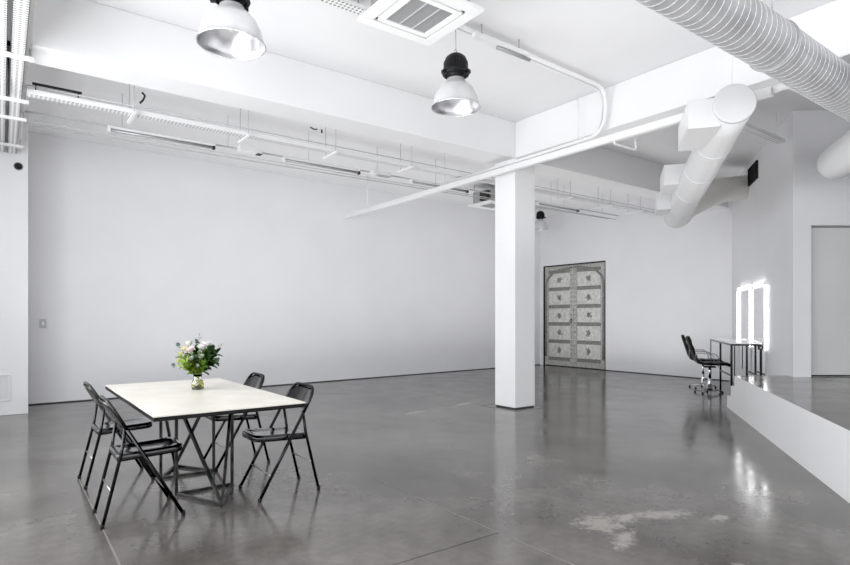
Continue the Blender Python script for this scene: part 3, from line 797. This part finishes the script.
# camera dome, radiator grille and switch on the pier
t = empty('dome_camera', (.18, 9.47, 3.345), label='small round black dome camera on the white pier under the trays', cat='camera')
b = MB(); b.lathe([(.045, 0), (.045, .02), (.03, .045), (.01, .055)], 20, M=Matrix.Rotation(PI / 2, 4, 'X'), capb=True, capt=True); b.build('camera_dome', M_rubber, t)
b = MB(); b.lathe([(.055, 0), (.055, .008)], 20, M=Matrix.Rotation(PI / 2, 4, 'X'), capb=True, capt=True); b.build('camera_base', M_greymetal, t)
t = empty('wall_vent', (-.12, 9.469, .19), label='white slatted vent low on the white pier at the left edge', cat='vent')
b = MB(); b.box(-.22, .22, -.015, 0, 0, .02); b.box(-.22, .22, -.015, 0, .34, .36); b.box(-.22, -.2, -.015, 0, .02, .34); b.box(.2, .22, -.015, 0, .02, .34); b.build('vent_frame', M_plastic, t, bevel=.003)
b = MB()
for k in range(12): x = -.185 + k * .0335; b.box(x, x + .02, -.010, -.002, .02, .34)
b.build('vent_slats', M_plastic, t)
t = empty('light_switch', (.50, 10.365, 1.22), label='small grey switch plate on the left wall next to the pier', cat='switch')
b = MB(); b.box(-.04, .04, -.012, 0, -.06, .06); b.build('switch_plate', M_greymetal, t, bevel=.004)
b = MB(); b.box(-.012, .012, -.02, -.012, -.02, .02); b.build('switch_toggle', M_plastic, t)
for (x, y, lab) in ((1.33, 3.05, None),):
    pass
t = empty('ceiling_sensor', (1.28, 6.45, CZ), label='tiny round sensor on the bay ceiling seen over the left beam', cat='sensor')

bpy.data.objects.remove(t)

# ------------------------------------------------------------------ ducts
# spiral duct
sd = empty('spiral_duct', (0, 1.86, 3.30), label='big grey spiral seam duct crossing the upper right corner', cat='duct')
r = .172
b = MB(); n = 60; b.tube([(1.2 + i * (9.9 - 1.2) / n, 0, 0) for i in range(n + 1)], r, 40); b.build('duct_pipe', M_spiral, sd)
b = MB(); pts = []; turns = 112; spt = 24
for k in range(turns * spt + 1):
    a = 2 * PI * k / spt; pts.append((1.25 + 8.6 * k / (turns * spt), (r + .0005) * math.cos(a), (r + .0005) * math.sin(a)))
b.tube(pts, .0026, 4); b.build('spiral_seam', M_seam, sd)
for x in (2.4, 4.55, 7.2):
    b = MB(); b.tube([(x, (r + .004) * math.cos(2 * PI * k / 32), (r + .004) * math.sin(2 * PI * k / 32)) for k in range(32)], .009, 6, closed=True)
    b.tube([(x, 0, r), (x, 0, CZ - 3.30)], .005, 6); b.build('hanger_strap', M_greymetal, sd)

def add_duct(root, P0, P1, r, mm, name='duct_pipe', seg=40, cuts=10):
    b = MB(); b.tube([P0.lerp(P1, i / cuts) for i in range(cuts + 1)], r, seg); return b.build(name, mm, root)
D0, D1 = Vector((5.26, 2.46, 3.22)), Vector((9.0, 5.155, 2.965))
DD = (D1 - D0).normalized(); DL = Vector((-DD.y, DD.x, 0)).normalized(); DUp = Vector((0, 0, 1))
du = empty('ventilation_duct', D0, label='white round ventilation duct with a capped end and side outlet boxes, under the beam', cat='duct')
Z0 = Vector((0, 0, 0)); rel = lambda p: Vector(p) - D0
b = MB(); pts = [Z0 + DD * .03]; rad = [.172]
LD = (D1 - D0).length
for i in range(1, 12): pts.append(DD * (.03 + (LD - .15) * i / 11)); rad.append(.172 + .03 * i / 11)
for k in range(1, 6):
    a = k / 5 * PI / 2; pts.append(DD * (LD - .12 + .12 * math.sin(a))); rad.append(.202 * (.45 + .55 * math.cos(a)))
b.tube(pts, rad, 40); b.build('duct_pipe', M_duct, du)
b = MB(); b.tube([DD * -.004, DD * .006, DD * .028], [.168, .178, .178], 40); b.build('end_cap', white('end_cap_enamel', (.66, .66, .67), .4), du)
def ring(at, rr, w):
    pts = []
    for k in range(36):
        a = 2 * PI * k / 36; pts.append(at + (DL * math.cos(a) + DUp * math.sin(a)) * rr)
    b = MB(); b.tube(pts, w, 6, closed=True); return b
for s_ in (1.0, 1.9, 2.8, 3.7):
    ring(DD * s_, .172 + .03 * s_ / LD + .001, .005).build('joint_band', M_duct, du)
MD_ = Matrix(((DD.x, DL.x, 0, 0), (DD.y, DL.y, 0, 0), (0, 0, 1, 0), (0, 0, 0, 1)))
for s0, s1 in ((.10, .86), (2.45, 3.05), (3.55, 3.95)):
    b = MB(); dz = 0 if s0 < 3 else -.13; vv = b.box(s0, s1, .10, .37, -.165 + dz, .10 + dz, MD_)
    b.build('outlet_box', M_duct, du, bevel=.004)
    b = MB()
    b.box(s0 + .04, s1 - .04, .371, .376, -.14 + dz, .075 + dz, MD_); b.build('outlet_grille', M_plastic, du)
for s_ in (.12, 1.5, 2.6):
    p = DD * s_; b = MB(); top = (CZ - D0.z) if s_ != 1.0 else 0
    q = D0 + p
    if 5.8 < q.x < 6.33: top = BZ - D0.z
    b.tube([p + DUp * .17, p + DUp * top], .004, 6); b.build('hanger_rod', M_pipe, du)
# flexible section to the wall
fx_end = Vector((10.86, 4.93, 3.68)) + Vector((.02, -.02, 0))
fp = arc_pts([D0 + DD * (LD - .30), Vector((9.5, 5.35, 3.2)), Vector((10.40, 5.17, 3.60)), fx_end], r=.45)
b = MB(); rr = []
dens = []
for a, c in zip(fp, fp[1:]):
    m_ = max(1, int((c - a).length / .03))
    for k in range(m_): dens.append(a.lerp(c, k / m_))
dens.append(fp[-1])
b.tube([p - D0 for p in dens], [.215 + .004 * math.sin(i * 2.1) for i in range(len(dens))], 32); b.build('flexible_section', M_flex, du)
# second, lower right duct fragment
d2s, d2e = Vector((7.61, 2.45, 3.06)), Vector((7.61, 2.45, 3.06)) - W * 3.2
t = empty('ventilation_duct', d2s, label='white round duct end poking in at the right edge below the spiral duct', cat='duct')
b = MB(); pts = [Vector((0, 0, 0)) + W * .06, W * .045, W * 0.01, -W * .04]; rad = [.10, .15, .18, .19]
for i in range(1, 9): pts.append(-W * (.04 + 3.1 * i / 8)); rad.append(.19)
b.tube(pts, rad, 36); b.build('duct_pipe', M_duct, t)
b = MB(); q = -W * .9; b.tube([q + DUp * .18, q + DUp * (CZ - 3.06)], .005, 6); b.build('hanger_rod', M_pipe, t)
# pipe beside the spiral duct
tubething('water_pipe', arc_pts([(5.75, 2.33, 3.42), (5.76, 2.22, 3.43), (6.0, 2.2, 3.43), (9.6, 2.2, 3.43)], r=.1), .038, M_pipe, 'white pipe turning off the trunking and following the spiral duct', 'pipe')
# short tray to the right wall
t = empty('cable_tray', (7.45, 3.40, 3.7), label='short white perforated tray ending at the angled right wall behind the round duct', cat='cable tray')
b = MB(); b.box(0, 1.15, -.05, .05, 0, .004); b.box(0, 1.15, -.053, -.049, 0, .04); b.box(0, 1.15, .049, .053, 0, .04); b.build('tray_channel', M_pierced, t)
for x in (.15, 1.0):
    b = MB(); b.tube([(x, 0, 0), (x, 0, CZ - 3.7)], .005, 6); b.build('hanger_rod', M_pipe, t)
# black grille high on the right wall
MW = Matrix(((W.x, WN.x, 0, R0.x), (W.y, WN.y, 0, R0.y), (0, 0, 1, 0), (0, 0, 0, 1)))     # x along the wall, y into the room
t = empty('wall_grille', (0, 0, 0), label='black square louvred grille high on the angled right wall', cat='vent')
b = MB(); s0, s1, z0, z1 = 2.0, 2.66, 3.64, 3.94
gc = MW @ Vector(((s0 + s1) / 2, 0.001, z0)); t.location = gc; t.rotation_euler = (0, 0, math.atan2(W.y, W.x))
hw = (s1 - s0) / 2
b.box(-hw, hw, 0, .012, 0, z1 - z0); b.build('grille_back', M_dark, t)
b = MB()
b.box(-hw, hw, .012, .03, 0, .02); b.box(-hw, hw, .012, .03, z1 - z0 - .02, z1 - z0); b.box(-hw, -hw + .02, .012, .03, .02, z1 - z0 - .02); b.box(hw - .02, hw, .012, .03, .02, z1 - z0 - .02)
for k in range(6): b.box(-hw + .02, hw - .02, .014, .026, .035 + k * .04, .043 + k * .04)
b.build('grille_louvres', M_rubber, t)

# ------------------------------------------------------------------ make-up corner
def wl(s, d, z): return MW @ Vector((s, d, z))
rzW = math.atan2(W.y, W.x)
g = 'mirrors on the right wall'
for s0, s1, lab in ((1.42, 2.44, 'tall rectangular wall mirror nearest the platform, between lit tubes'), (2.50, 3.52, 'tall rectangular wall mirror farther from the platform, near the room corner')):
    t = empty('wall_mirror', wl((s0 + s1) / 2, 0.001, .35), rzW, lab, 'mirror', g)
    hw = (s1 - s0) / 2 - .05
    b = MB(); b.box(-hw, hw, .004, .012, 0, 1.44); b.build('mirror_glass', M_mirror, t)
    b = MB(); b.box(-hw - .004, hw + .004, 0, .0039, -.004, 1.444); b.build('mirror_backing', M_greymetal, t)
tubes = [(1.39, .78, 1.84, 'vertical lit tube lamp on the right wall, nearest the platform'), (2.47, .78, 1.84, 'vertical lit tube lamp on the right wall between the two mirrors'),
         (3.55, .78, 1.84, 'vertical lit tube lamp on the right wall, nearest the room corner')]
for s_, z0, z1, lab in tubes:
    t = empty('vanity_tube_light', wl(s_, 0.002, z0), rzW, lab, 'light', 'lit tubes around the mirrors')
    b = MB(); b.tube([(0, .03, .02), (0, .03, z1 - z0 - .02)], .012, 12); b.build('glowing_tube', M_emit, t)
    b = MB(); b.box(-.02, .02, 0, .006, 0, z1 - z0); b.box(-.02, .02, .006, .055, -.012, .006); b.box(-.02, .02, .006, .055, z1 - z0 - .006, z1 - z0 + .012); b.build('tube_holder', M_plastic, t)
for s0, s1, lab in ((1.46, 2.40, 'horizontal lit tube lamp above the nearer mirror'), (2.54, 3.48, 'horizontal lit tube lamp above the farther mirror')):
    t = empty('vanity_tube_light', wl(s0, 0.002, 1.86), rzW, lab, 'light', 'lit tubes around the mirrors')
    b = MB(); b.tube([(.02, .03, 0), (s1 - s0 - .02, .03, 0)], .009, 12); b.build('glowing_tube', M_emit, t)
    b = MB(); b.box(0, s1 - s0, 0, .006, -.02, .02); b.box(-.012, .006, .006, .05, -.018, .018); b.box(s1 - s0 - .006, s1 - s0 + .012, .006, .05, -.018, .018); b.build('tube_holder', M_plastic, t)
CT = empty('makeup_counter', wl(2.5, .29, 0), rzW, 'narrow high white counter on black square legs against the angled right wall', 'table')
# local x along wall, y toward the room (rotation keeps WN as +y)
s0, s1, d0, d1_ = 1.43 - 2.5, 3.60 - 2.5, .065 - .29, .51 - .29
b = MB(); b.box(s0, s1, d0, d1_, .885, .905); b.build('countertop', M_counter, CT, bevel=.002)
b = MB()
for y in (d0 + .012, d1_ - .012): b.box(s0, s1, y - .012, y + .012, .857, .884)
for x in (s0 + .012, s0 + 1.05, s1 - .012): b.box(x - .012, x + .012, d0 + .024, d1_ - .024, .857, .884)
b.build('counter_frame', M_tube, CT)
for x in (s0 + .015, s0 + 1.05, s1 - .015):
    for y in (d0 + .015, d1_ - .015):
        b = MB(); th = .015 if x < 0.5 else .008
        b.box(x - th, x + th, y - th, y + th, 0, .857); b.build('leg', M_tube, CT)
b = MB(); b.box(s0 + .03, s0 + 1.035, d1_ - .025, d1_ - .005, .36, .385); b.box(s0 + .03, s0 + 1.035, d0 + .005, d0 + .025, .36, .385); b.build('side_rail', M_tube, CT)
t = empty('socket_box', wl(1.40, .10, .80), rzW, 'small black socket box at the near end of the counter', 'socket')
b = MB(); b.box(-.03, .022, -.04, .03, 0, .07); b.build('box_body', M_rubber, t, bevel=.004)
b = MB(); b.box(-.034, -.03, -.02, .01, .02, .05); b.build('socket_face', M_greymetal, t)

def make_stool():
    root = empty('makeup_chair', (0, 0, 0), cat='chair')   # faces +x
    # one-piece padded shell: seat and back profile in x-z
    pr = [(.31, .470), (.28, .492), (.20, .500), (.02, .498), (-.12, .502), (-.20, .53), (-.245, .60), (-.29, .74), (-.335, .88), (-.365, .985)]
    dense = []
    for a, c in zip(pr, pr[1:]):
        for k in range(3): dense.append((a[0] + (c[0] - a[0]) * k / 3, a[1] + (c[1] - a[1]) * k / 3))
    dense.append(pr[-1])
    b = MB(); hw = .205; th = .040
    rows = []
    for i, (x, z) in enumerate(dense):
        p0 = Vector(dense[max(0, i - 1)]); p1 = Vector(dense[min(len(dense) - 1, i + 1)])
        d = (p1 - p0).normalized(); nrm = Vector((-d.y, d.x)) * -1
        t_ = i / (len(dense) - 1); w = hw * (1 - .18 * max(0, (t_ - .75) / .25) ** 2) * (1 - .10 * max(0, (.12 - t_) / .12))
        puff = th * (1.0 + .25 * math.sin(i * 2.1))
        row = []
        for y, o in ((-w, .3), (-w * .93, 1), (-w * .4, 1.05), (w * .4, 1.05), (w * .93, 1), (w, .3), (w * .93, -.35), (-w * .93, -.35)):
            row.append(b.bm.verts.new((x + nrm.x * puff * o, y, z + nrm.y * puff * o)))
        rows.append(row)
    for R_, S_ in zip(rows, rows[1:]):
        for k in range(8): b.bm.faces.new((R_[k], R_[(k + 1) % 8], S_[(k + 1) % 8], S_[k])).smooth = True
    b.bm.faces.new(rows[0][::-1]); b.bm.faces.new(rows[-1])
    b.build('seat_shell', M_leather, root, subsurf=1)
    for s in (-1, 1):
        b = MB(); b.tube(arc_pts([(-.24, s * .215, .60), (-.26, s * .235, .70), (.05, s * .235, .70), (.12, s * .235, .60), (.10, s * .20, .475)], r=.06), .008, 8); b.build('armrest', M_chrome_d, root)
    b = MB(); b.tube([(0, 0, .05), (0, 0, .30)], .028, 16); b.tube([(0, 0, .29), (0, 0, .46)], .018, 12); b.build('pedestal', M_chrome, root)
    b = MB(); b.box(-.09, .09, -.08, .08, .445, .468); b.build('seat_plate', M_rubber, root, bevel=.004)
    for k in range(5):
        a = 2 * PI * k / 5 + .3
        b = MB(); b.tube([(.02 * math.cos(a), .02 * math.sin(a), .075), (.235 * math.cos(a), .235 * math.sin(a), .030)], [.016, .009], 8)
        leg = b.build('star_leg', M_chrome_d, root)
        b = MB(); b.lathe([(.014, 0), (.018, .008), (.014, .026)], 10, (.23 * math.cos(a), .23 * math.sin(a), 0), capb=True, capt=True); b.build('glide', M_rubber, leg)
    return root
st = make_stool()
fa = math.atan2(-WN.y, -WN.x)
for i, (s_, d_, dr, lab) in enumerate(((2.13, .72, 0.03, 'black chrome-based swivel chair nearer the camera at the white counter'), (2.93, .72, -.03, 'black chrome-based swivel chair farther along the white counter, behind its twin'))):
    c = st if i == 0 else copy_tree(st)
    c.location = wl(s_, d_, 0); c.rotation_euler = (0, 0, fa + dr); tag(c, lab, 'chair', 'swivel chairs at the counter')
# bags under the counter
M_bag = noisy(mat('grey_bag', (.30, .30, .30), .35), (.2, .2, .2), (.5, .5, .5), 9, 5, bump=.8, bump_scale=14)

# ------------------------------------------------------------------ light
w = bpy.data.worlds.new('sky'); scene.world = w; w.use_nodes = True
nt = w.node_tree; bg = nt.nodes['Background']
bg.inputs['Color'].default_value = (.93, .96, 1, 1); bg.inputs['Strength'].default_value = 2.5
def area(name, loc, rot, sx, sy, power, col=(1, 1, 1)):
    l = bpy.data.lights.new(name, 'AREA'); l.shape = 'RECTANGLE'; l.size = sx; l.size_y = sy; l.energy = power; l.color = col
    o = bpy.data.objects.new(name, l); COL.objects.link(o); o.location = loc; o.rotation_euler = rot; return o
for a, c in wins:
    area('window_daylight', (-1.36, (a + c) / 2, 2.1), (0, -PI / 2, 0), 2.6, (c - a) - .1, 95, (.96, .98, 1))
# added unseen fill lamps: one behind the camera, uplights imitating floor bounce
area('room_fill', (3.0, -3.5, 2.6), (math.radians(84), 0, math.radians(-12)), 6, 2.4, 108, (.98, .98, 1))
area('ceiling_bounce', (4.0, 2.6, 1.9), (PI, 0, 0), 7, 5.5, 66, (1, 1, 1)).data.spread = math.radians(135)
area('bay_bounce', (6.4, 8.3, .02), (PI, 0, 0), 10.5, 3.2, 102, (1, 1, 1)).data.spread = math.radians(140)
area('end_bounce', (9.3, 6.2, .02), (PI, 0, 0), 4, 1.6, 14, (1, 1, 1))

# ------------------------------------------------------------------ camera
cam = bpy.data.cameras.new('camera'); co = bpy.data.objects.new('camera', cam); COL.objects.link(co)
co.location = (0, 0, 1.3)
co.rotation_euler = (PI / 2, 0, -math.radians(90 - 53.5))
cam.sensor_width = 36; cam.lens = 572 / 850 * 36
cam.shift_y = (318 - 282.5) / 850
cam.clip_start = .05; cam.clip_end = 100
scene.camera = co
scene.view_settings.view_transform = 'Standard'
scene.view_settings.look = 'None'
scene.view_settings.exposure = 0
scene.view_settings.use_curve_mapping = True
scene.view_settings.curve_mapping.black_level = (.008, .008, .008)
scene.view_settings.curve_mapping.update()
